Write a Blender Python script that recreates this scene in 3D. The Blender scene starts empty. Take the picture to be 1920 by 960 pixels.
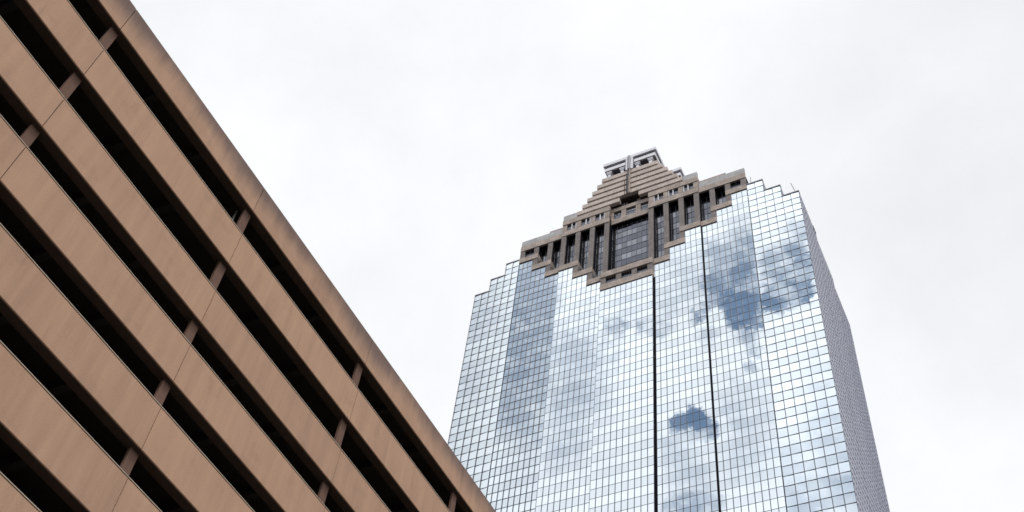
import bpy, bmesh, math, random
from mathutils import Vector, Matrix
random.seed(7)
SC = bpy.context.scene
C = SC.collection

# ------------------------------------------------------------------ camera
RI = Vector((0.89642529, 0.43376006, 0.09096104)); UP = Vector((0.29885916, -0.74317229, 0.59864694))
FW = Vector((-0.32726885, 0.50945771, 0.7958316))
F_PX = 2197.41
EYE = 1.6
cam = bpy.data.objects.new('camera', bpy.data.cameras.new('camera')); C.objects.link(cam)
cam.data.sensor_width = 36; cam.data.lens = 36 * F_PX / 1920; cam.data.clip_end = 6000; cam.data.clip_start = 0.1
cam.matrix_world = Matrix(((RI.x, UP.x, -FW.x, 0), (RI.y, UP.y, -FW.y, 0), (RI.z, UP.z, -FW.z, EYE), (0, 0, 0, 1)))
SC.camera = cam

# ------------------------------------------------------------------ sky and sun
SUN_EL, SUN_AZ = math.radians(52), math.radians(140)      # azimuth clockwise from +Y: behind the camera, to its right
sd = Vector((math.sin(SUN_AZ) * math.cos(SUN_EL), math.cos(SUN_AZ) * math.cos(SUN_EL), math.sin(SUN_EL)))
world = bpy.data.worlds.new('World'); SC.world = world; world.use_nodes = True
WT = world.node_tree; WT.nodes.clear()
def wn(t, **k):
    n = WT.nodes.new(t)
    for a, b in k.items(): setattr(n, a, b)
    return n
def wl(a, b): WT.links.new(a, b)
sky = wn('ShaderNodeTexSky', sky_type='NISHITA', sun_disc=False, sun_elevation=SUN_EL, sun_rotation=SUN_AZ)
sky.air_density = 1.0; sky.dust_density = 1.2
tc = wn('ShaderNodeTexCoord')
def wnoise(scale, detail, rough=0.55, vec=None, dist=0.0):
    n = wn('ShaderNodeTexNoise'); n.inputs['Scale'].default_value = scale; n.inputs['Detail'].default_value = detail
    n.inputs['Roughness'].default_value = rough; n.inputs['Distortion'].default_value = dist
    wl(vec or tc.outputs['Generated'], n.inputs['Vector']); return n
def wmath(op, a, b=None, c=None, clamp=False):
    n = wn('ShaderNodeMath', operation=op); n.use_clamp = clamp
    for i, v in enumerate((a, b, c)):
        if v is None: continue
        if hasattr(v, 'is_linked'): wl(v, n.inputs[i])
        else: n.inputs[i].default_value = v
    return n.outputs[0]
def wrange(v, a, b, c, d, smooth=True):
    n = wn('ShaderNodeMapRange'); n.interpolation_type = 'SMOOTHSTEP' if smooth else 'LINEAR'
    wl(v, n.inputs['Value'])
    for k, x in zip(('From Min', 'From Max', 'To Min', 'To Max'), (a, b, c, d)): n.inputs[k].default_value = x
    return n.outputs[0]
# gaps in the overcast: (azimuth, elevation, angular radius, openness), all in degrees
GAPS = []
def gap(az, el, r, s, soft=0.55): GAPS.append((az, el, r, s, soft))
#GAPS_BEGIN
gap(-173.92, 52.06, 0.76, 0.95, 0.24)
gap(-173.25, 52.90, 0.66, 0.80, 0.50)
gap(-173.21, 51.24, 0.61, 0.90, 0.24)
gap(-171.71, 51.63, 0.81, 0.85, 0.50)
gap(-170.93, 50.80, 0.61, 0.95, 0.24)
gap(-172.18, 51.08, 0.56, 0.85, 0.40)
gap(-171.51, 52.55, 0.61, 0.60, 0.60)
gap(-173.94, 53.86, 0.61, 0.60, 0.60)
gap(-172.95, 53.32, 0.41, 0.40, 0.60)
gap(-165.35, 50.38, 0.96, 1.00, 0.24)
gap(-166.13, 49.87, 0.56, 0.90, 0.30)
gap(-164.21, 51.01, 0.71, 0.95, 0.40)
gap(-163.37, 51.36, 0.56, 0.85, 0.50)
gap(-165.19, 51.34, 0.76, 0.90, 0.45)
gap(-163.69, 52.32, 0.71, 0.60, 0.60)
gap(-165.58, 52.48, 0.71, 0.65, 0.60)
gap(-166.31, 50.89, 0.61, 0.90, 0.40)
gap(-166.80, 51.37, 0.66, 0.70, 0.50)
gap(-166.75, 50.47, 0.56, 0.80, 0.40)
gap(-166.98, 52.25, 0.56, 0.50, 0.60)
gap(-170.83, 51.32, 0.51, 0.01, 0.50)
gap(-164.01, 53.13, 0.91, 0.55, 0.60)
gap(-166.05, 53.22, 0.91, 0.70, 0.60)
gap(-165.49, 51.97, 0.91, 0.85, 0.50)
gap(-163.44, 51.95, 0.66, 0.80, 0.50)
gap(-161.38, 52.02, 0.91, 0.34, 0.80)
gap(-159.68, 51.15, 0.76, 0.28, 0.80)
gap(-165.92, 54.38, 0.61, 0.35, 0.80)
gap(-160.80, 42.73, 1.01, 0.30, 0.80)
gap(-164.52, 45.39, 1.01, 0.35, 0.80)
gap(-161.94, 50.43, 0.33, 0.85, 0.50)
gap(-162.56, 50.62, 0.30, 0.70, 0.50)
gap(-165.24, 49.16, 0.51, 0.60, 0.60)
gap(-165.65, 48.63, 0.35, 0.45, 0.60)
gap(-165.14, 47.74, 0.33, 0.50, 0.60)
gap(-164.36, 46.92, 0.30, 0.25, 0.60)
gap(-162.74, 49.28, 0.41, 0.35, 0.70)
gap(-155.67, 49.52, 0.61, 0.55, 0.60)
gap(-156.29, 49.79, 0.46, 0.60, 0.60)
gap(-155.30, 49.04, 0.41, 0.40, 0.60)
gap(-157.85, 49.66, 0.41, 0.50, 0.60)
gap(-159.04, 49.81, 0.46, 0.45, 0.60)
gap(-159.85, 50.12, 0.35, 0.35, 0.60)
gap(-155.96, 48.26, 0.46, 0.25, 0.70)
gap(-160.40, 45.25, 0.61, 0.85, 0.20)
gap(-161.30, 45.37, 0.66, 0.95, 0.20)
gap(-160.96, 45.70, 0.46, 0.90, 0.24)
gap(-162.06, 44.97, 0.56, 0.80, 0.40)
gap(-161.60, 44.53, 0.46, 0.60, 0.50)
gap(-160.52, 44.11, 0.76, 0.38, 0.70)
gap(-160.72, 41.12, 0.91, 0.60, 0.50)
gap(-162.06, 41.48, 0.61, 0.50, 0.50)
gap(-159.38, 40.75, 0.51, 0.50, 0.50)
gap(-147.41, 51.81, 1.52, 0.60, 0.60)
gap(-148.70, 50.60, 1.52, 0.60, 0.60)
gap(-147.23, 49.69, 1.65, 0.66, 0.60)
gap(-149.20, 48.80, 1.52, 0.60, 0.60)
gap(-147.26, 47.60, 1.65, 0.66, 0.60)
gap(-149.33, 46.73, 1.52, 0.52, 0.60)
gap(-147.28, 45.53, 1.52, 0.56, 0.70)
gap(-149.09, 44.65, 1.27, 0.40, 0.80)
gap(-153.18, 48.44, 1.39, 0.42, 0.80)
gap(-153.02, 46.36, 1.52, 0.44, 0.80)
gap(-152.71, 44.04, 1.27, 0.36, 0.80)
gap(-149.35, 42.88, 1.27, 0.22, 0.90)
gap(-154.03, 50.03, 1.01, 0.18, 0.90)
gap(-139.43, 49.59, 1.77, 0.30, 0.90)
gap(-139.86, 46.46, 1.52, 0.24, 0.90)
gap(-139.38, 43.74, 1.01, 0.10, 0.90)
gap(-156.82, 50.76, 1.01, 0.20, 0.90)
gap(-160.58, 52.68, 1.27, 0.22, 0.90)
gap(-165.66, 45.84, 1.27, 0.28, 0.90)
gap(-164.65, 43.63, 1.39, 0.30, 0.90)
gap(-169.51, 41.83, 1.27, 0.34, 0.90)
gap(-174.21, 46.44, 1.27, 0.26, 0.90)
gap(-173.66, 44.24, 1.52, 0.42, 0.90)
gap(-174.17, 42.22, 1.65, 0.55, 0.90)
gap(-171.00, 41.01, 1.52, 0.46, 0.90)
gap(-170.74, 43.24, 1.01, 0.30, 0.90)
#GAPS_END
THICK = (0.1770, 0.5516, 0.8151)
wa = wnoise(24, 9, 0.74)
sub = wn('ShaderNodeVectorMath', operation='SUBTRACT'); wl(wa.outputs['Color'], sub.inputs[0]); sub.inputs[1].default_value = (.5, .5, .5)
mul = wn('ShaderNodeVectorMath', operation='SCALE'); wl(sub.outputs[0], mul.inputs[0]); mul.inputs['Scale'].default_value = 0.042
add = wn('ShaderNodeVectorMath', operation='ADD'); wl(tc.outputs['Generated'], add.inputs[0]); wl(mul.outputs[0], add.inputs[1])
mask = None
for az, el, r, s, soft in GAPS:
    a, e = math.radians(az), math.radians(el)
    d = wn('ShaderNodeVectorMath', operation='DISTANCE'); wl(add.outputs[0], d.inputs[0])
    d.inputs[1].default_value = (math.sin(a) * math.cos(e), math.cos(a) * math.cos(e), math.sin(e))
    rr = math.radians(r)
    m = wrange(d.outputs['Value'], rr * (1 - soft), rr * (1 + soft), s, 0.0)
    mask = m if mask is None else wmath('MAXIMUM', mask, m)
# overcast deck: soft grey structure, brighter towards the veiled sun
cl = wnoise(3.2, 6, 0.55, dist=0.3); cl2 = wnoise(9.0, 5, 0.6)
dotn = wn('ShaderNodeVectorMath', operation='DOT_PRODUCT'); wl(tc.outputs['Generated'], dotn.inputs[0]); dotn.inputs[1].default_value = sd
glow = wrange(dotn.outputs['Value'], 0.55, 0.97, 0.0, 1.0)
struct_amt = wmath('MULTIPLY_ADD', glow, 0.44, 0.085)            # the deck has more relief near the veiled sun
s1 = wmath('SUBTRACT', cl.outputs['Fac'], 0.5); s2 = wmath('SUBTRACT', cl2.outputs['Fac'], 0.5)
st = wmath('ADD', wmath('MULTIPLY', s1, 1.5), wmath('MULTIPLY', s2, 1.0))
lum = wmath('ADD', wmath('MULTIPLY_ADD', glow, 6.5, 9.85), wmath('MULTIPLY', wmath('MULTIPLY', st, struct_amt), 20.0))
dg = wn('ShaderNodeVectorMath', operation='DOT_PRODUCT'); wl(tc.outputs['Generated'], dg.inputs[0]); dg.inputs[1].default_value = THICK
lum = wmath('MULTIPLY', lum, wrange(dg.outputs['Value'], 0.93, 1.0, 1.0, 0.90))       # a thicker, greyer part of the deck
cc = wn('ShaderNodeCombineXYZ')
wl(wmath('MULTIPLY', lum, 0.967), cc.inputs[0]); wl(wmath('MULTIPLY', lum, 0.987), cc.inputs[1]); wl(wmath('MULTIPLY', lum, 1.015), cc.inputs[2])
tint = wn('ShaderNodeVectorMath', operation='MULTIPLY'); wl(sky.outputs[0], tint.inputs[0]); tint.inputs[1].default_value = (.88, 1.0, .98)   # clear, deep blue behind the cloud deck
skym = wn('ShaderNodeVectorMath', operation='SCALE'); wl(tint.outputs[0], skym.inputs[0]); skym.inputs['Scale'].default_value = 1.05
mix = wn('ShaderNodeMix', data_type='VECTOR')
if mask is None: mask = wmath('ADD', 0.0, 0.0)
stretch = wn('ShaderNodeMapping'); stretch.inputs['Rotation'].default_value = (0.3, 0.5, 0.9); stretch.inputs['Scale'].default_value = (1.0, 1.0, 2.6); wl(tc.outputs['Generated'], stretch.inputs['Vector'])
frag = wnoise(30, 9, 0.66, vec=stretch.outputs[0])
mask = wmath('MULTIPLY', mask, wrange(frag.outputs['Fac'], 0.36, 0.54, 0.62, 1.1), clamp=True)
wl(mask, mix.inputs[0]); wl(cc.outputs[0], mix.inputs[4]); wl(skym.outputs[0], mix.inputs[5])
bg = wn('ShaderNodeBackground'); bg.inputs['Strength'].default_value = 0.1; wl(mix.outputs[1], bg.inputs['Color'])
wo = wn('ShaderNodeOutputWorld'); wl(bg.outputs[0], wo.inputs['Surface'])

sun = bpy.data.objects.new('sun', bpy.data.lights.new('sun', 'SUN')); C.objects.link(sun)
sun.data.energy = 1.5; sun.data.angle = math.radians(14); sun.data.color = (1.0, 0.95, 0.88)
sun.rotation_euler = sd.to_track_quat('Z', 'Y').to_euler(); sun.location = (40, -40, 120)

vs = SC.view_settings; vs.view_transform = 'Standard'; vs.look = 'None'; vs.gamma = 1; vs.exposure = 0.0; vs.use_curve_mapping = False
SC.render.engine = 'CYCLES'; SC.cycles.max_bounces = 8; SC.cycles.glossy_bounces = 5; SC.cycles.diffuse_bounces = 4
SC.cycles.filter_width = 1.6

# ------------------------------------------------------------------ materials
def new_mat(name):
    m = bpy.data.materials.new(name); m.use_nodes = True
    nt = m.node_tree; b = nt.nodes['Principled BSDF']; return m, nt, b
def nd(nt, t, **k):
    n = nt.nodes.new(t)
    for a, b in k.items(): setattr(n, a, b)
    return n
def noise(nt, scale, detail, vec, rough=.55):
    n = nd(nt, 'ShaderNodeTexNoise'); n.inputs['Scale'].default_value = scale; n.inputs['Detail'].default_value = detail
    n.inputs['Roughness'].default_value = rough; nt.links.new(vec, n.inputs['Vector']); return n.outputs['Fac']
def mapping(nt, vec, scale):
    m = nd(nt, 'ShaderNodeMapping'); m.inputs['Scale'].default_value = scale; nt.links.new(vec, m.inputs['Vector']); return m.outputs[0]
def mth(nt, op, a, b=None, c=None, clamp=False):
    n = nd(nt, 'ShaderNodeMath', operation=op); n.use_clamp = clamp
    for i, v in enumerate((a, b, c)):
        if v is None: continue
        if hasattr(v, 'is_linked'): nt.links.new(v, n.inputs[i])
        else: n.inputs[i].default_value = v
    return n.outputs[0]
def rng(nt, v, a, b, c, d):
    n = nd(nt, 'ShaderNodeMapRange'); n.interpolation_type = 'SMOOTHSTEP'; nt.links.new(v, n.inputs['Value'])
    for k, x in zip(('From Min', 'From Max', 'To Min', 'To Max'), (a, b, c, d)): n.inputs[k].default_value = x
    return n.outputs[0]
def scaled_colour(nt, col, fac):
    s = nd(nt, 'ShaderNodeVectorMath', operation='SCALE'); s.inputs[0].default_value = col
    nt.links.new(fac, s.inputs['Scale']); return s.outputs[0]

def concrete(name, col, stains=None, speck=0.16, streak=0.20, island=0.0):
    m, nt, b = new_mat(name)
    o = nd(nt, 'ShaderNodeTexCoord').outputs['Object']
    big = noise(nt, 0.35, 5, o)
    strk = noise(nt, 1.0, 4, mapping(nt, o, (1.5, 2.2, .22)))
    fine = noise(nt, 24.0, 3, o, .7)
    f = mth(nt, 'ADD', mth(nt, 'MULTIPLY_ADD', big, .22, .89), mth(nt, 'MULTIPLY', mth(nt, 'SUBTRACT', strk, .5), streak * 2))
    f = mth(nt, 'ADD', f, mth(nt, 'MULTIPLY', mth(nt, 'SUBTRACT', fine, .5), speck * 3))
    if island:
        ri = nd(nt, 'ShaderNodeObjectInfo').outputs['Random']
        f = mth(nt, 'ADD', f, mth(nt, 'MULTIPLY', mth(nt, 'SUBTRACT', ri, .5), island))
    blot = rng(nt, noise(nt, 1.0, 6, mapping(nt, o, (.45, .45, .8)), .65), .52, .72, 0, 1)
    drips = rng(nt, noise(nt, 1.0, 5, mapping(nt, o, (3.5, 5.5, .28)), .6), .58, .76, 0, 1)
    f = mth(nt, 'SUBTRACT', f, mth(nt, 'ADD', mth(nt, 'MULTIPLY', blot, .10), mth(nt, 'MULTIPLY', drips, .14)))
    colv = scaled_colour(nt, col, f)
    if stains:
        z0, z1 = stains
        sep = nd(nt, 'ShaderNodeSeparateXYZ'); nt.links.new(o, sep.inputs[0])
        scal = noise(nt, 1.0, 5, mapping(nt, o, (.16, .16, .12)), .6)
        drip = noise(nt, 1.0, 5, mapping(nt, o, (2.4, 2.4, .25)), .6)
        zz = mth(nt, 'ADD', sep.outputs[2], mth(nt, 'MULTIPLY', mth(nt, 'SUBTRACT', scal, .5), 2.6))
        zz = mth(nt, 'ADD', zz, mth(nt, 'MULTIPLY', mth(nt, 'SUBTRACT', drip, .5), 0.9))
        k = rng(nt, zz, z0, z1, 0, .92)
        mx = nd(nt, 'ShaderNodeMix', data_type='VECTOR'); nt.links.new(k, mx.inputs[0]); nt.links.new(colv, mx.inputs[4])
        nt.links.new(scaled_colour(nt, (.16, .115, .105), f), mx.inputs[5]); colv = mx.outputs[1]
    nt.links.new(colv, b.inputs['Base Color'])
    b.inputs['Roughness'].default_value = .9; b.inputs['Specular IOR Level'].default_value = .2
    bp = nd(nt, 'ShaderNodeBump'); bp.inputs['Strength'].default_value = .25; bp.inputs['Distance'].default_value = .01
    nt.links.new(fine, bp.inputs['Height']); nt.links.new(bp.outputs[0], b.inputs['Normal'])
    return m

def stone(name, col, joint=True, pw=1.1, ph=.98, amt=.18):
    """granite cladding: mottled, with slab to slab variation and thin joints"""
    m, nt, b = new_mat(name)
    o = nd(nt, 'ShaderNodeTexCoord').outputs['Object']
    sep = nd(nt, 'ShaderNodeSeparateXYZ'); nt.links.new(o, sep.inputs[0])
    cb = nd(nt, 'ShaderNodeCombineXYZ'); nt.links.new(mth(nt, 'ADD', sep.outputs[0], sep.outputs[1]), cb.inputs[0]); nt.links.new(sep.outputs[2], cb.inputs[1])
    br = nd(nt, 'ShaderNodeTexBrick'); br.offset = 0.5; nt.links.new(cb.outputs[0], br.inputs['Vector'])
    br.inputs['Scale'].default_value = 1; br.inputs['Brick Width'].default_value = pw; br.inputs['Row Height'].default_value = ph
    br.inputs['Mortar Size'].default_value = .025 if joint else 0; br.inputs['Bias'].default_value = 0
    br.inputs['Color1'].default_value = (1 - amt, 1 - amt, 1 - amt, 1); br.inputs['Color2'].default_value = (1 + amt, 1 + amt, 1 + amt, 1)
    br.inputs['Mortar'].default_value = (.55, .55, .55, 1)
    big = noise(nt, .5, 5, o); streak = noise(nt, 1, 4, mapping(nt, o, (1.2, 1.2, .3)))
    f = mth(nt, 'ADD', mth(nt, 'MULTIPLY', mth(nt, 'SUBTRACT', big, .5), .5), mth(nt, 'MULTIPLY', mth(nt, 'SUBTRACT', streak, .5), .5))
    f = mth(nt, 'ADD', f, 1.0)
    c1 = scaled_colour(nt, col, f)
    mu = nd(nt, 'ShaderNodeVectorMath', operation='MULTIPLY'); nt.links.new(c1, mu.inputs[0]); nt.links.new(br.outputs['Color'], mu.inputs[1])
    nt.links.new(mu.outputs[0], b.inputs['Base Color'])
    b.inputs['Roughness'].default_value = .6; b.inputs['Specular IOR Level'].default_value = .35
    return m

def mirror_glass(name, col, rough=.03, vary=.05, wave=.0008, metal=1.0):
    m, nt, b = new_mat(name)
    g = nd(nt, 'ShaderNodeNewGeometry').outputs['Random Per Island']
    o = nd(nt, 'ShaderNodeTexCoord').outputs['Object']
    f = mth(nt, 'ADD', mth(nt, 'MULTIPLY_ADD', g, vary, 1 - vary / 2), 0)
    nt.links.new(scaled_colour(nt, col, f), b.inputs['Base Color'])
    b.inputs['Metallic'].default_value = metal; b.inputs['Roughness'].default_value = rough
    bp = nd(nt, 'ShaderNodeBump'); bp.inputs['Strength'].default_value = 1; bp.inputs['Distance'].default_value = wave
    nt.links.new(noise(nt, .9, 2, o), bp.inputs['Height']); nt.links.new(bp.outputs[0], b.inputs['Normal'])
    return m

def plain(name, col, rough=.5, metal=0.0, vary=.12, spec=.5):
    m, nt, b = new_mat(name)
    o = nd(nt, 'ShaderNodeTexCoord').outputs['Object']
    f = mth(nt, 'MULTIPLY_ADD', noise(nt, .8, 5, o), vary * 2, 1 - vary)
    nt.links.new(scaled_colour(nt, col, f), b.inputs['Base Color'])
    b.inputs['Roughness'].default_value = rough; b.inputs['Metallic'].default_value = metal; b.inputs['Specular IOR Level'].default_value = spec
    return m

M = dict(
    vision=mirror_glass('mirror glass vision', (.755, .81, .85), rough=.008),
    spandrel=mirror_glass('mirror glass spandrel', (.66, .715, .76), rough=.01),
    dim=mirror_glass('grey glass', (.155, .16, .18), rough=.06, vary=.7, wave=.004),
    dim2=mirror_glass('grey glass spandrel', (.10, .105, .125), rough=.12, vary=.3),
    sideglass=mirror_glass('side glass', (.80, .82, .88), rough=.05, vary=.12),
    mullion=plain('dark mullion metal', (.05, .055, .075), .5, .2),
    mullion_side=plain('bronze mullion metal', (.24, .25, .31), .5, .2),
    ret=plain('dark return and shade panel', (.008, .008, .012), .7, spec=.05),
    core=plain('dark core', (.03, .03, .035), .9, spec=.1),
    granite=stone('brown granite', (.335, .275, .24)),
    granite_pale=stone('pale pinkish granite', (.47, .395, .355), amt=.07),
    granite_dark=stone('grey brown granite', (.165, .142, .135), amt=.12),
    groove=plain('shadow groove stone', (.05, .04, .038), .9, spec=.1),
    parapet=stone('weathered grey metal parapet', (.36, .355, .36), pw=2.2, ph=2.2, amt=.08),
    roof=stone('pinkish roof panels', (.33, .26, .25), pw=2.2, ph=1.1, amt=.08),
    white=plain('off white painted steel', (.68, .68, .73), .45),
    mast=plain('grey steel mast', (.33, .33, .36), .5),
    greyst=plain('grey painted steel', (.3, .3, .34), .45),
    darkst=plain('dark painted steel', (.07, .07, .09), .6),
    panel=concrete('tan precast concrete', (.43, .268, .182), island=.09),
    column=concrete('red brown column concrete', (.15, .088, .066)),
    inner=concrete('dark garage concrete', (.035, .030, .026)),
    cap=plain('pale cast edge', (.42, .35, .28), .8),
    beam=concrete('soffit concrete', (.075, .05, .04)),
    pipe=plain('pale grey pipe', (.55, .56, .55), .4),
    ground=concrete('asphalt', (.055, .055, .055), speck=.2, streak=0),
)

# ------------------------------------------------------------------ helpers
def bx(bm, x0, x1, y0, y1, z0, z1, mi=0):
    if x1 < x0: x0, x1 = x1, x0
    if y1 < y0: y0, y1 = y1, y0
    v = [bm.verts.new((x, y, z)) for x in (x0, x1) for y in (y0, y1) for z in (z0, z1)]
    for f in ((0, 1, 3, 2), (4, 6, 7, 5), (0, 4, 5, 1), (2, 3, 7, 6), (0, 2, 6, 4), (1, 5, 7, 3)):
        fc = bm.faces.new([v[i] for i in f]); fc.material_index = mi
def prism(bm, prof, y0, y1, mi=0):
    """profile of (x, z) points swept along y"""
    a = [bm.verts.new((x, y0, z)) for x, z in prof]; b = [bm.verts.new((x, y1, z)) for x, z in prof]
    n = len(prof)
    for i in range(n):
        bm.faces.new([a[i], a[(i + 1) % n], b[(i + 1) % n], b[i]]).material_index = mi
    bm.faces.new(a); bm.faces.new(b[::-1])
def rod(bm, p0, p1, r, n=8):
    p0, p1 = Vector(p0), Vector(p1); d = (p1 - p0).normalized()
    s = d.orthogonal().normalized(); t = d.cross(s)
    A = []; B = []
    for i in range(n):
        q = s * math.cos(2 * math.pi * i / n) * r + t * math.sin(2 * math.pi * i / n) * r
        A.append(bm.verts.new(p0 + q)); B.append(bm.verts.new(p1 + q))
    for i in range(n): bm.faces.new([A[i], A[(i + 1) % n], B[(i + 1) % n], B[i]])
    bm.faces.new(A[::-1]); bm.faces.new(B)
def obj(name, bm, mats, parent=None, recalc=True, label=None, bevel=0):
    if recalc: bmesh.ops.recalc_face_normals(bm, faces=bm.faces)
    me = bpy.data.meshes.new(name); bm.to_mesh(me); bm.free()
    if not isinstance(mats, (list, tuple)): mats = [mats]
    for m in mats: me.materials.append(m)
    o = bpy.data.objects.new(name, me); C.objects.link(o)
    if parent: o.parent = parent
    if label: o['label'] = label
    if bevel:
        md = o.modifiers.new('bevel', 'BEVEL'); md.width = bevel; md.segments = 2; md.limit_method = 'ANGLE'
    return o
def box(name, mat, parent, x0, x1, y0, y1, z0, z1, label=None, bevel=0):
    bm = bmesh.new(); bx(bm, x0, x1, y0, y1, z0, z1); return obj(name, bm, mat, parent, label=label, bevel=bevel)
def thing(name, label, cat, loc, rz=0):
    o = bpy.data.objects.new(name, None); C.objects.link(o); o.location = loc; o.rotation_euler = (0, 0, rz)
    o.empty_display_size = 3; o['label'] = label; o['category'] = cat; return o

# ------------------------------------------------------------------ ground
bm = bmesh.new(); bx(bm, -2500, 2500, -2500, 2500, -.3, 0)
g = obj('ground', bm, M['ground']); g['kind'] = 'structure'

# ------------------------------------------------------------------ office tower
D = 128.65
U = .00855 * D; K = .01523 * D
def zk(k): return .9935 * D + EYE + k * K
Y1, Y2, Y3 = .005 * D, .0075 * D, .009 * D
YS = .013 * D                       # set back strip over the big window
YB = .2885 * D                      # back of the tower
tower = thing('office_tower', 'tall mirror glass skyscraper with stepped brown granite crown and white lantern on top', 'skyscraper', (-.4342 * D, D, 0))
KB = -66                            # row at the ground

def pane(bm, p, ux, h, mi, tilt):
    """one pane: corner p, horizontal vector ux, height h, tipped a little like real glazing"""
    n = ux.cross(Vector((0, 0, 1))).normalized()
    a, b = random.gauss(0, tilt), random.gauss(0, tilt)
    c = [p, p + ux, p + ux + Vector((0, 0, h)), p + Vector((0, 0, h))]
    w = ux.length
    off = [(-w / 2 * a - h / 2 * b), (w / 2 * a - h / 2 * b), (w / 2 * a + h / 2 * b), (-w / 2 * a + h / 2 * b)]
    vv = [bm.verts.new(q + n * o_) for q, o_ in zip(c, off)]
    bm.faces.new(vv).material_index = mi

def curtain(parent, origin, ux, cols, tops, kb=KB, mw=.11, md=.04, mh=.07, mats=None, mull=None, tilt=.0007, label=None, yaw=0.0):
    """curtain wall of one bay. cols: positions along ux (metres), tops: top row of each column"""
    n = ux.cross(Vector((0, 0, 1))).normalized()
    bm = bmesh.new()
    for i in range(len(cols) - 1):
        w = cols[i + 1] - cols[i]
        for k in range(kb, tops[i]):
            hgt = K
            z = zk(k)
            if k == kb: hgt = zk(k + 1) - .02; z = .02
            p = origin + ux * cols[i] + Vector((0, 0, z)) - n * (.012 if not yaw else .045) + n * (yaw * w / 2)
            d = (ux + n * -yaw).normalized()
            pane(bm, p, d * w, hgt, 1 if k % 2 else 0, tilt)
    gl = obj('curtain_wall', bm, mats or [M['vision'], M['spandrel']], parent, recalc=False, label=label)
    bm = bmesh.new()
    def bar(a0, a1, z0, z1, d0, d1):
        c = [origin + ux * a + n * d for a in (a0, a1) for d in (d0, d1)]
        v = [bm.verts.new((q.x, q.y, z)) for q in c for z in (z0, z1)]
        for f in ((0, 1, 3, 2), (4, 6, 7, 5), (0, 4, 5, 1), (2, 3, 7, 6), (0, 2, 6, 4), (1, 5, 7, 3)): bm.faces.new([v[i] for i in f])
    for i, cx in enumerate(cols):
        t = max(tops[max(i - 1, 0)], tops[min(i, len(tops) - 1)])
        a0, a1 = cx - mw / 2, cx + mw / 2
        if i == 0: a0 = cx
        if i == len(cols) - 1: a1 = cx
        bar(a0, a1, .02, zk(t) - .003, -.02 - abs(yaw) * 2, md)
    segs = []
    for k in range(kb + 1, max(tops) + 1):
        i = 0
        while i < len(tops):
            if tops[i] >= k:
                j = i
                while j < len(tops) and tops[j] >= k: j += 1
                bar(cols[i] + .012, cols[j] - .012, zk(k) - mh / 2, zk(k) + (mh / 2 if k < min(tops[i:j]) else -.006), -.018 - abs(yaw) * 2, md - .028)
                i = j
            else: i += 1
    obj('mullion_grid', bm, mull or M['mullion'], gl)
    return gl

X = Vector((1, 0, 0)); 
def front(us, tops, y, yaw=0.0, **k):
    return curtain(tower, Vector((0, y, 0)), X, [u * U for u in us], tops, yaw=yaw, **k)
# centre bay stands furthest out
front(list(range(-5, 6)), [26] * 10, 0)
t1 = [32] * 3 + [30] * 3 + [28] * 3
t2 = [36] * 3 + [34] * 3 + [32] * 3
front(list(range(-14, -4)), t1, Y1)
front(list(range(5, 15)), t1[::-1], Y1)
front(list(range(-23, -13)), t2, Y2, yaw=-.012)
front(list(range(14, 24)), t2[::-1], Y2)
cu = [23 + 1.5 * i for i in range(7)]
front([-u for u in cu[::-1]], [33, 33, 35, 35, 37, 37], Y3, yaw=LEFT_YAW if 'LEFT_YAW' in globals() else -.045, mh=.08)
front(cu, [37, 37, 35, 35, 33, 33], Y3, yaw=.03, mh=.08)

# dark returns between the staggered bays, with a painted reflection strip on the right ones
def ret(u, ya, yb, ktop, s, jw=.28):
    if s > 0: box('return_and_reflection', M['ret'], tower, u * U + s * .016, u * U + s * jw, yb - .10, yb + .02, .035, zk(ktop) - .01)  # black strip stands in for the return's reflection in the next bay's glass
    x0 = u * U; box('return_and_reflection', M['ret'], tower, x0 - s * .14, x0 + s * .014, ya + .02, yb + .05, .03, zk(ktop))
for s in (-1, 1):
    ret(s * 5, 0, Y1, 26.0, s); ret(s * 14, Y1, Y2, 32.0, s, .22); ret(s * 23, Y2, Y3 + .1, 36, s, .07)

# right and left flanks: three staggered bays each
flank = [(Y3, 1.094, 32.0), (None, 1.189, 31.8), (None, 1.2885, 31.55)]
for s in (1, -1):
    ya = Y3
    for i, (_, yb_, uu) in enumerate(flank):
        yb = (yb_ - 1) * D
        n = round((yb - ya) / U); st = (yb - ya) / n
        if s > 0:
            curtain(tower, Vector((uu * U, ya, 0)), Vector((0, 1, 0)), [st * j for j in range(n + 1)], [33] * n, mw=.12, md=.05, mh=.12,
                    mats=[M['sideglass'], M['sideglass']], mull=M['mullion_side'], tilt=.0012)
        else:
            curtain(tower, Vector((-uu * U, yb, 0)), Vector((0, -1, 0)), [st * j for j in range(n + 1)], [33] * n, mw=.12, md=.05, mh=.12,
                    mats=[M['sideglass'], M['sideglass']], mull=M['mullion_side'], tilt=.0012)
        ya = yb
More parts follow.
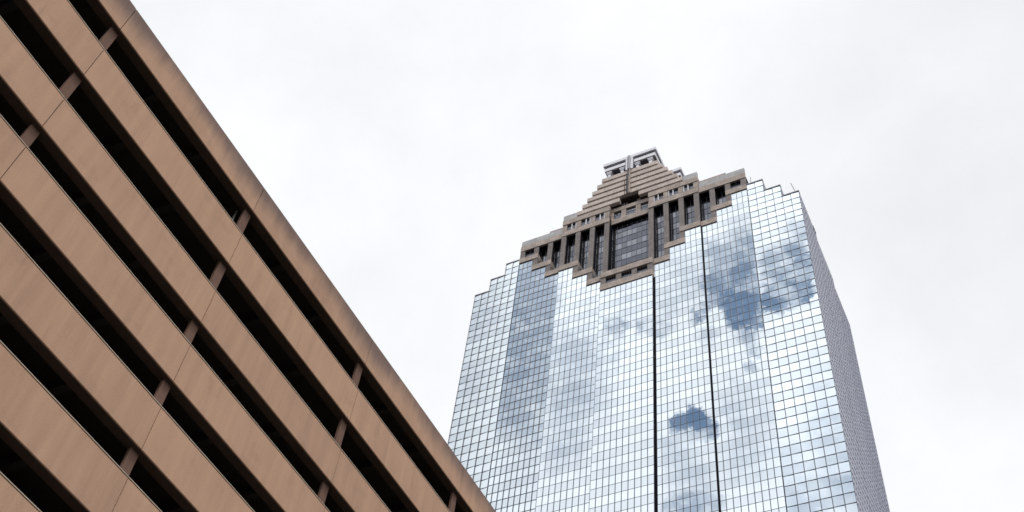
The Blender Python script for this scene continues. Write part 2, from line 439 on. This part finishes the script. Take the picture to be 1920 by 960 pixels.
# solid body behind the skin, with the roof steps
bm = bmesh.new()
e = .16
bx(bm, -31.4 * U, 31.4 * U, Y3 + .2, YB - .05, .01, zk(25) - .04)
bx(bm, -31.41 * U, 31.41 * U, .0275 * D, YB - .06, zk(24.5), zk(33) - .04)
for s in (-1, 1): bx(bm, s * 23 * U, s * 31.84 * U, Y3 + .15, .094 * D - .1, .012, zk(33) - .05)
bx(bm, -23 * U + e, 23 * U - e, Y2 + e, Y3 + .3, .014, zk(25))
bx(bm, -14 * U + e, 14 * U - e, Y1 + e, Y2 + .4, .016, zk(26))
bx(bm, -5 * U + e, 5 * U - e, e, Y1 + .4, .018, zk(26))
for s in (-1, 1):                                        # fill behind the glass steps
    bx(bm, s * 31.9 * U, s * 26 * U, Y3 + .14, Y3 + 1.2, zk(31), zk(33) - .03)
    bx(bm, s * 28.92 * U, s * 22.8 * U, Y3 + .13, Y3 + 14, zk(32), zk(35) - .03)
    bx(bm, s * 25.92 * U, s * 22.9 * U, Y3 + .12, Y3 + 12, zk(33), zk(37) - .03)
    bx(bm, s * 22.9 * U, s * 20.1 * U, Y2 + .13, Y3 + 12, zk(24), zk(36) + .1)
    bx(bm, s * 20.05 * U, s * 17.05 * U, Y2 + .13, Y2 + 1.3, zk(24), zk(34) + .1)
    bx(bm, s * 17.1 * U, s * 14.1 * U, Y2 + .13, Y2 + 1.3, zk(24), zk(32) + .1)
    bx(bm, s * 13.9 * U, s * 11.05 * U, Y1 + .13, Y1 + 1.6, zk(24), zk(32) + .1)
    bx(bm, s * 11.1 * U, s * 8.05 * U, Y1 + .13, Y1 + 1.6, zk(24), zk(30) + .1)
    bx(bm, s * 8.1 * U, s * 4.8 * U, Y1 + .13, Y1 + 1.6, zk(24), zk(28) + .1)
obj('core', bm, M['core'], tower)
bm = bmesh.new()
bx(bm, -24 * U, 24 * U, .0275 * D, YB * .8, zk(28), zk(38.0))       # body behind the recessed windows
obj('core', bm, M['core'], tower)
# metal copings on the glass steps
for s in (-1, 1):
    for a, b, k in ((29, 32, 33), (26, 29, 35), (23.02, 26, 37)):
        box('coping', M['greyst'], tower, s * (a + .02) * U, s * (b + (.04 if b != 32 else .06)) * U, Y3 - .1, Y3 + .6, zk(k) - .05, zk(k) + .17)
        box('coping', M['mullion_side'], tower, s * (b - .02) * U, s * (b - .12) * U, Y3 + .62, Y3 + (11 if k > 33 else 9), zk(k - 2.2), zk(k) + .10)
box('coping', M['greyst'], tower, 31.7 * U, 32.1 * U, Y3 + 9.05, .094 * D, zk(33) + .0, zk(33) + .2)

# --- granite crown
P = .16                                                            # how far a beam stands proud
def beam(u0, u1, k0, k1, y, depth=2.2, mat='granite', name='beam', p=P):
    return box(name, M[mat], tower, u0 * U, u1 * U, y - p, y + depth, zk(k0), zk(k1), bevel=.03)
def rglass(u0, u1, k0, k1, y, name='window', mats=None, n=None, tilt=.01, mw=.09):
    """a window: panes, with its bars as a sub-part"""
    n = n or max(1, round(abs(u1 - u0)))
    bm = bmesh.new(); x0, x1 = min(u0, u1) * U, max(u0, u1) * U
    rows = []; k = k0
    while k < k1 - .05:
        nk = min(math.floor(k + 1 + 1e-6), k1); rows.append((k, nk)); k = nk
    for i in range(n):
        for a, b in rows:
            pane(bm, Vector((x0 + (x1 - x0) * i / n, y, zk(a))), X * ((x1 - x0) / n), zk(b) - zk(a), 1 if int(math.floor(a)) % 2 else 0, tilt)
    w = obj(name, bm, mats or [M['dim'], M['dim2']], tower, recalc=False)
    bm = bmesh.new()
    for i in range(n + 1):
        c = x0 + (x1 - x0) * i / n; bx(bm, c - mw / 2, c + mw / 2, y - .07, y + .05, zk(k0), zk(k1))
    for a, b in rows[1:]: bx(bm, x0, x1, y - .05, y + .04, zk(a) - .04, zk(a) + .04)
    obj('window_frame', bm, M['mullion'], w)
    return w
YR1 = Y1 + 1.35; YR2 = Y2 + 1.35
# the stepped lower edge
for s in (-1, 1):
    for a, b, k, y in ((23, 19, 36, Y2), (20, 16, 34, Y2), (17, 14.02, 32, Y2), (13.98, 10, 32, Y1), (11, 7, 30, Y1), (8, 5.02, 28, Y1)):
        beam(s * a, s * b, k + .12, k + .92, y)
    for a, b, k, y in ((20, 19, 35, Y2), (17, 16, 33, Y2), (11, 10, 31, Y1), (8, 7, 29, Y1)):
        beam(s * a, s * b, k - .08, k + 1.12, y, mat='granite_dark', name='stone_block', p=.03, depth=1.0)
    # piers
    for a, b, k0, y in ((23, 22, 36.92, Y2), (20, 19, 36.92, Y2), (17, 16, 34.92, Y2), (14.0, 13, 32.92, Y1), (11, 10, 32.92, Y1), (8, 7, 30.92, Y1), (5, 4, 28.92, Y1)):
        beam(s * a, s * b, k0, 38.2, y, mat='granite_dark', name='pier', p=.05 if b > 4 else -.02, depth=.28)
        box('reveal', M['ret'], tower, s * a * U - s * .012, s * b * U + s * .012, y + .281, y + 1.42, zk(k0), zk(38.2) - .01)  # near-black box: shade on the pier's sides is put into the colour
    # recessed windows
    for a, b, k0, y in ((22, 20, 36.9, Y2 + .5), (19, 17, 34.9, YR2), (16, 14, 32.9, YR2), (13, 11, 32.9, YR1), (10, 8, 30.9, YR1), (7, 5, 28.9, YR1)):
        rglass(s * a, s * b, k0, 38.3, y)
    # reveals where a pier stops short of the glass, their shade put into the colour
    for a, b, k0, k1 in ((19.0, 19.2, 34.9, 36.9), (16.0, 16.2, 32.9, 34.9), (10.0, 10.2, 30.9, 32.9), (7.0, 7.2, 28.9, 30.9)):
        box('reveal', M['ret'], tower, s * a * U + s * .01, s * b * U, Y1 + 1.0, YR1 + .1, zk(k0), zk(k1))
    # bay 2 top
    beam(s * 23, s * 14.02, 38.2, 39.1, Y2, depth=.3)
    box('soffit', M['ret'], tower, s * 22.9 * U, s * 14.06 * U, Y2 + .301, Y2 + 2.6, zk(38.2) + .012, zk(39.1))  # near-black fill: shade under the beam is put into the colour
    beam(s * 22.96, s * 14.02, 39.12, 40.08, Y2, mat='parapet', name='parapet', p=.05, depth=.5)
    # bay 1 top
    beam(s * 14, s * 4, 38.2, 39.1, Y1, depth=.3)
    box('soffit', M['ret'], tower, s * 13.98 * U, s * 4.02 * U, Y1 + .301, Y1 + 2.6, zk(38.2) + .012, zk(39.1) - .01)  # same dark fill for the shade under this beam
    for a, b in ((14, 13), (11, 10), (8, 7), (5, 4)):
        beam(s * (a - .02), s * (b + .05), 39.1, 40.3, Y1, mat='granite', name='stone_block', p=.02, depth=1.2)
        beam(s * (a - .0), s * (b - .1), 39.1, 39.2, Y1, mat='groove', name='sill', p=.10, depth=.5)
    for a, b in ((13, 11), (10, 8), (7, 5)):
        w = rglass(s * a, s * b, 39.1, 40.3, Y1 + .3, n=4, mw=.05)
        c = s * (a + b) / 2 * U
        box('window_post', M['white'], w, c - .09, c + .09, Y1 + .02, Y1 + .2, zk(39.2), zk(40.3))
        c = s * ((b if s > 0 else a) - .0) * U
        c = (b * U + .16) if s > 0 else (-b * U - .16)
        box('window_post', M['white'], w, c - .07, c + .07, Y1 + .02, Y1 + .2, zk(39.2), zk(40.3))
    beam(s * 14, s * 4, 40.3, 41.15, Y1, depth=2.6)
    beam(s * 13.95, s * 11.02, 41.18, 42.12, Y1, mat='parapet', name='parapet', p=.05, depth=.5)
# centre: lower band of windows between two beams
beam(-5, 5, 26.08, 26.95, 0, depth=2.0); beam(-5, 5, 28.08, 28.92, 0, depth=2.4)
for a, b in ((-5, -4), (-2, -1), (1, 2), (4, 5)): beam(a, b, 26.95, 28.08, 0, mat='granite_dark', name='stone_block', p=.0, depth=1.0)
for a, b in ((-4, -2), (-1, 1), (2, 4)): rglass(a, b, 26.95, 28.08, .45, n=4, mw=.05)
rglass(-4, 4, 28.9, 38.4, .02 * D, n=8)
# return of the centre beams
# set back strip above the big window
beam(-4.6, 4.6, 38.3, 39.15, YS, depth=.3, p=0)
box('soffit', M['ret'], tower, -4.6 * U, 4.6 * U, YS + .301, YS + 1.6, zk(38.3) + .012, zk(39.1))  # dark fill again, painted shade under the set back beam
for a, b in ((-4.6, -3.6), (-2, -1), (1, 2), (3.6, 4.6)): beam(a, b, 39.15, 40.55, YS, mat='granite', name='stone_block', p=-.05, depth=1.0)
for a, b in ((-3.6, -2), (-1, 1), (2, 3.6)): rglass(a, b, 39.15, 40.55, YS + .35, n=4, mw=.05)
beam(-4.6, 4.6, 40.55, 41.2, YS, depth=1.6, p=0)
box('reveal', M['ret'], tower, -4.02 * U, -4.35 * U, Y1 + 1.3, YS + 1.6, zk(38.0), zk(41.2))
# things standing in the dark notch
for a, b, k1 in ((-1.9, -1.4, 42.1), (-1.2, -.9, 42.0), (1.1, 1.8, 42.0)):
    box('stone_block', M['granite_dark'], tower, a * U, b * U, YS + .5, YS + 1.3, zk(41.2), zk(k1))
# tiers of the pyramid, each one pane narrower than the one below
YG = Y1 + .7
tiers = [(11, 41.42, 42.12), (10, 42.42, 43.12), (9, 43.42, 44.12), (8, 44.42, 45.12), (7, 45.42, 46.12), (6, 46.42, 47.12)]
for i, (u, a, b) in enumerate(tiers):
    if i == 0:
        for s in (-1, 1): beam(s * 2, s * u, a, b, Y1, depth=.9, mat='granite_pale', name='crown_tier', p=.12)
    else:
        beam(-u, u, a, b, Y1, depth=.9, mat='granite_pale', name='crown_tier', p=.12)
        beam(-u + .1, u - .1, b, b + .06, Y1, depth=3, name='crown_tier', p=-.3)
# dark grooves: backing behind the gaps
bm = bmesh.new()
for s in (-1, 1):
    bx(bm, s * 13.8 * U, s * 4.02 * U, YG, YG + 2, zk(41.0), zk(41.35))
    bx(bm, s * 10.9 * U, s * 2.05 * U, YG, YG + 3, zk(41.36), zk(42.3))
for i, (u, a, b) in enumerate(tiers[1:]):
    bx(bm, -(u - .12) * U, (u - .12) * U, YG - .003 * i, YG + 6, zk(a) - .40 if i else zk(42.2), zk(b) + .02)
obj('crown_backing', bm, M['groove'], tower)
bm = bmesh.new()
bx(bm, -13.8 * U, 13.8 * U, .03 * D, .06 * D, zk(38), zk(41.15))
bx(bm, -9.5 * U, 9.5 * U, .03 * D, .06 * D, zk(41.15), zk(43))
bx(bm, -5 * U, 5 * U, .03 * D, .07 * D, zk(43), zk(47))
obj('core', bm, M['core'], tower)
# pinkish roof mass rising behind the parapets, hipped in small steps towards its ends
bm = bmesh.new()
for j, (u, k) in enumerate(((22.6, 40.3), (21.6, 41.1), (20.6, 41.8), (19.6, 42.4), (18.6, 42.95))):
    bx(bm, -u * U, u * U, .0305 * D - .0 + j * .05, .075 * D - j * .06, zk(38), zk(k))
obj('roof', bm, M['roof'], tower)
# --- lantern on top: a cross in plan
lan = bmesh.new()
def cross(bm, k0, k1, inset, mi):
    a, b = 5.75 - inset, 8.7 - inset
    y0 = Y1 - .35 + inset * U; y1 = .0577 * D + inset * U; y2 = .079 * D - inset * U; y3 = .130 * D - inset * U
    bx(bm, -a * U, a * U, y0, y3, zk(k0), zk(k1), mi)
    for s in (-1, 1): bx(bm, s * a * U, s * b * U, y1, y2, zk(k0), zk(k1), mi)
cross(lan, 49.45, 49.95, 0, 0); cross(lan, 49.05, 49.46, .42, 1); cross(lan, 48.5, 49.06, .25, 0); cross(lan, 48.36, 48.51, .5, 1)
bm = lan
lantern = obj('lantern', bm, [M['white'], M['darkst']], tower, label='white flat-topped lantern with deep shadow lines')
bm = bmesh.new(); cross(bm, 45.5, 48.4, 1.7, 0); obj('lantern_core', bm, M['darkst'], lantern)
for u in (-4.6, -1.75, 1.55, 4.35):
    bm = bmesh.new(); bx(bm, (u - .3) * U, (u + .3) * U, Y1 + .35, Y1 + 1.0, zk(47.0), zk(48.0)); bx(bm, (u - .45) * U, (u + .45) * U, Y1 + .2, Y1 + 1.15, zk(48.0), zk(48.2))
    bx(bm, (u - .6) * U, (u + .6) * U, Y1 + .1, Y1 + 1.25, zk(48.2), zk(48.37))
    obj('lantern_post', bm, M['white'], lantern)
for yq in (.035, .0445):
    box('lantern_post', M['white'], lantern, 4.5 * U, 5.1 * U, yq * D, yq * D + .7, zk(45.5), zk(48.37))
for s in (-1, 1):
    box('lantern_frame', M['white'], lantern, s * .30 * U, s * .78 * U, Y1 - .34, Y1 + .3, zk(47.15), zk(49.44))
    box('lantern_frame', M['darkst'], lantern, s * .78 * U, s * .95 * U, Y1 - .1, Y1 + .3, zk(47.15), zk(49.04))
box('crown_mast', M['mast'], lantern, -.12 * U, .28 * U, Y1 - .6, Y1 - .345, zk(47.1), zk(49.8))
box('crown_mast', M['darkst'], lantern, -.26 * U, -.125 * U, Y1 - .6, Y1 - .36, zk(42.2), zk(49.9))
box('crown_mast', M['granite'], lantern, .02 * U, .26 * U, Y1 - .5, Y1 - .13, zk(42.25), zk(47.08))
for u in (-.55, -.95):
    box('crown_mast', M['groove'], lantern, (u - .05) * U, (u + .05) * U, Y1 - .2, Y1 - .125, zk(42.3), zk(45.0 if u < -.6 else 46.0))
# whip antennas on the roof edge
bm = bmesh.new(); rod(bm, (31.45 * U, Y3 + .3, zk(33.0)), (30.85 * U, Y3 + .3, zk(34.95)), .09); obj('antenna', bm, M['greyst'], tower)
bm = bmesh.new(); rod(bm, (23.7 * U, Y3 + .3, zk(37.0)), (23.85 * U, Y3 + .3, zk(38.35)), .10); obj('antenna', bm, M['greyst'], tower)

# ------------------------------------------------------------------ parking garage
G = 26.0; GYAW = math.radians(0.62338973)
# local frame: x = outwards from the facade (towards the camera side), y = along the facade, z = up
garage = thing('parking_garage', 'tan precast concrete parking garage with long open decks filling the left side', 'parking garage',
               (-G * math.cos(GYAW), G * math.sin(GYAW), 0), -GYAW)
def gz(t): return t * G + EYE
tops = [1.6135, 1.477, 1.3318, 1.2085, 1.0822, .9568, .8285, .702, .5755, .449, .3225, .196]
bots = [1.5425, 1.400, 1.2580, 1.1320, 1.0045, .8775, .751, .6245, .498, .3715, .245, .1185]
seams = [.0128 - .3643, .0128, .3755, .7332, 1.0977, 1.4619, 1.8262, 2.1905]
THK = .24; TP = .06
stain_top = concrete('weathered tan parapet concrete', (.43, .268, .182), island=.09, stains=(gz(1.6135) - 1.45, gz(1.6135) + .10))
for i, (t, b) in enumerate(zip(tops, bots)):
    for j in range(len(seams) - 1):
        y0, y1 = seams[j] * G + .016, seams[j + 1] * G - .016
        z0, z1 = gz(b), gz(t)
        bm = bmesh.new(); c = .045
        prism(bm, [(0, z0 + .02), (0, z1 - c), (-c, z1), (-TP, z1), (-TP, z0), (-.02, z0)], y0, y1)
        pn = obj('facade_panel', bm, stain_top if i == 0 else M['panel'], garage)
        if i: box('coping', M['cap'], pn, -THK - .2, .006, y0, y1, z1 + .003, z1 + .035)
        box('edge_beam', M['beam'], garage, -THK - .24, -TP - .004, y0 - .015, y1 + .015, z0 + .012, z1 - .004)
    for j in range(1, len(seams) - 1):
        yc = seams[j] * G - .03
        if i < len(tops) - 1:
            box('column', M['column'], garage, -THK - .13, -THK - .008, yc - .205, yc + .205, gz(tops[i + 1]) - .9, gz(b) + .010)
    # deck slab and its down-stand beams
    y0, y1 = seams[0] * G, seams[-1] * G
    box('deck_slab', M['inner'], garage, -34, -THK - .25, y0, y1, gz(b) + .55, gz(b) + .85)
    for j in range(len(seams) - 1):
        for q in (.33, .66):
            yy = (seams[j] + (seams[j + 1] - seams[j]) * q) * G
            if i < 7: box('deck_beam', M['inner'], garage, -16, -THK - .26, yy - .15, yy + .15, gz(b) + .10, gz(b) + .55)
bm = bmesh.new()
bx(bm, -34.3, -34, seams[0] * G, seams[-1] * G, 0, gz(1.58)); bx(bm, -34, -THK - .01, seams[0] * G - .3, seams[0] * G, 0, gz(1.60)); bx(bm, -34, -THK - .01, seams[-1] * G, seams[-1] * G + .3, 0, gz(1.60))
obj('end_wall', bm, M['inner'], garage)
# pale standpipe seen through the top opening beside a column
bm = bmesh.new(); xp = -THK - .62
rod(bm, (xp, .7270 * G, gz(1.45)), (xp, .7270 * G, gz(1.552)), .035); obj('standpipe', bm, M['pipe'], garage)
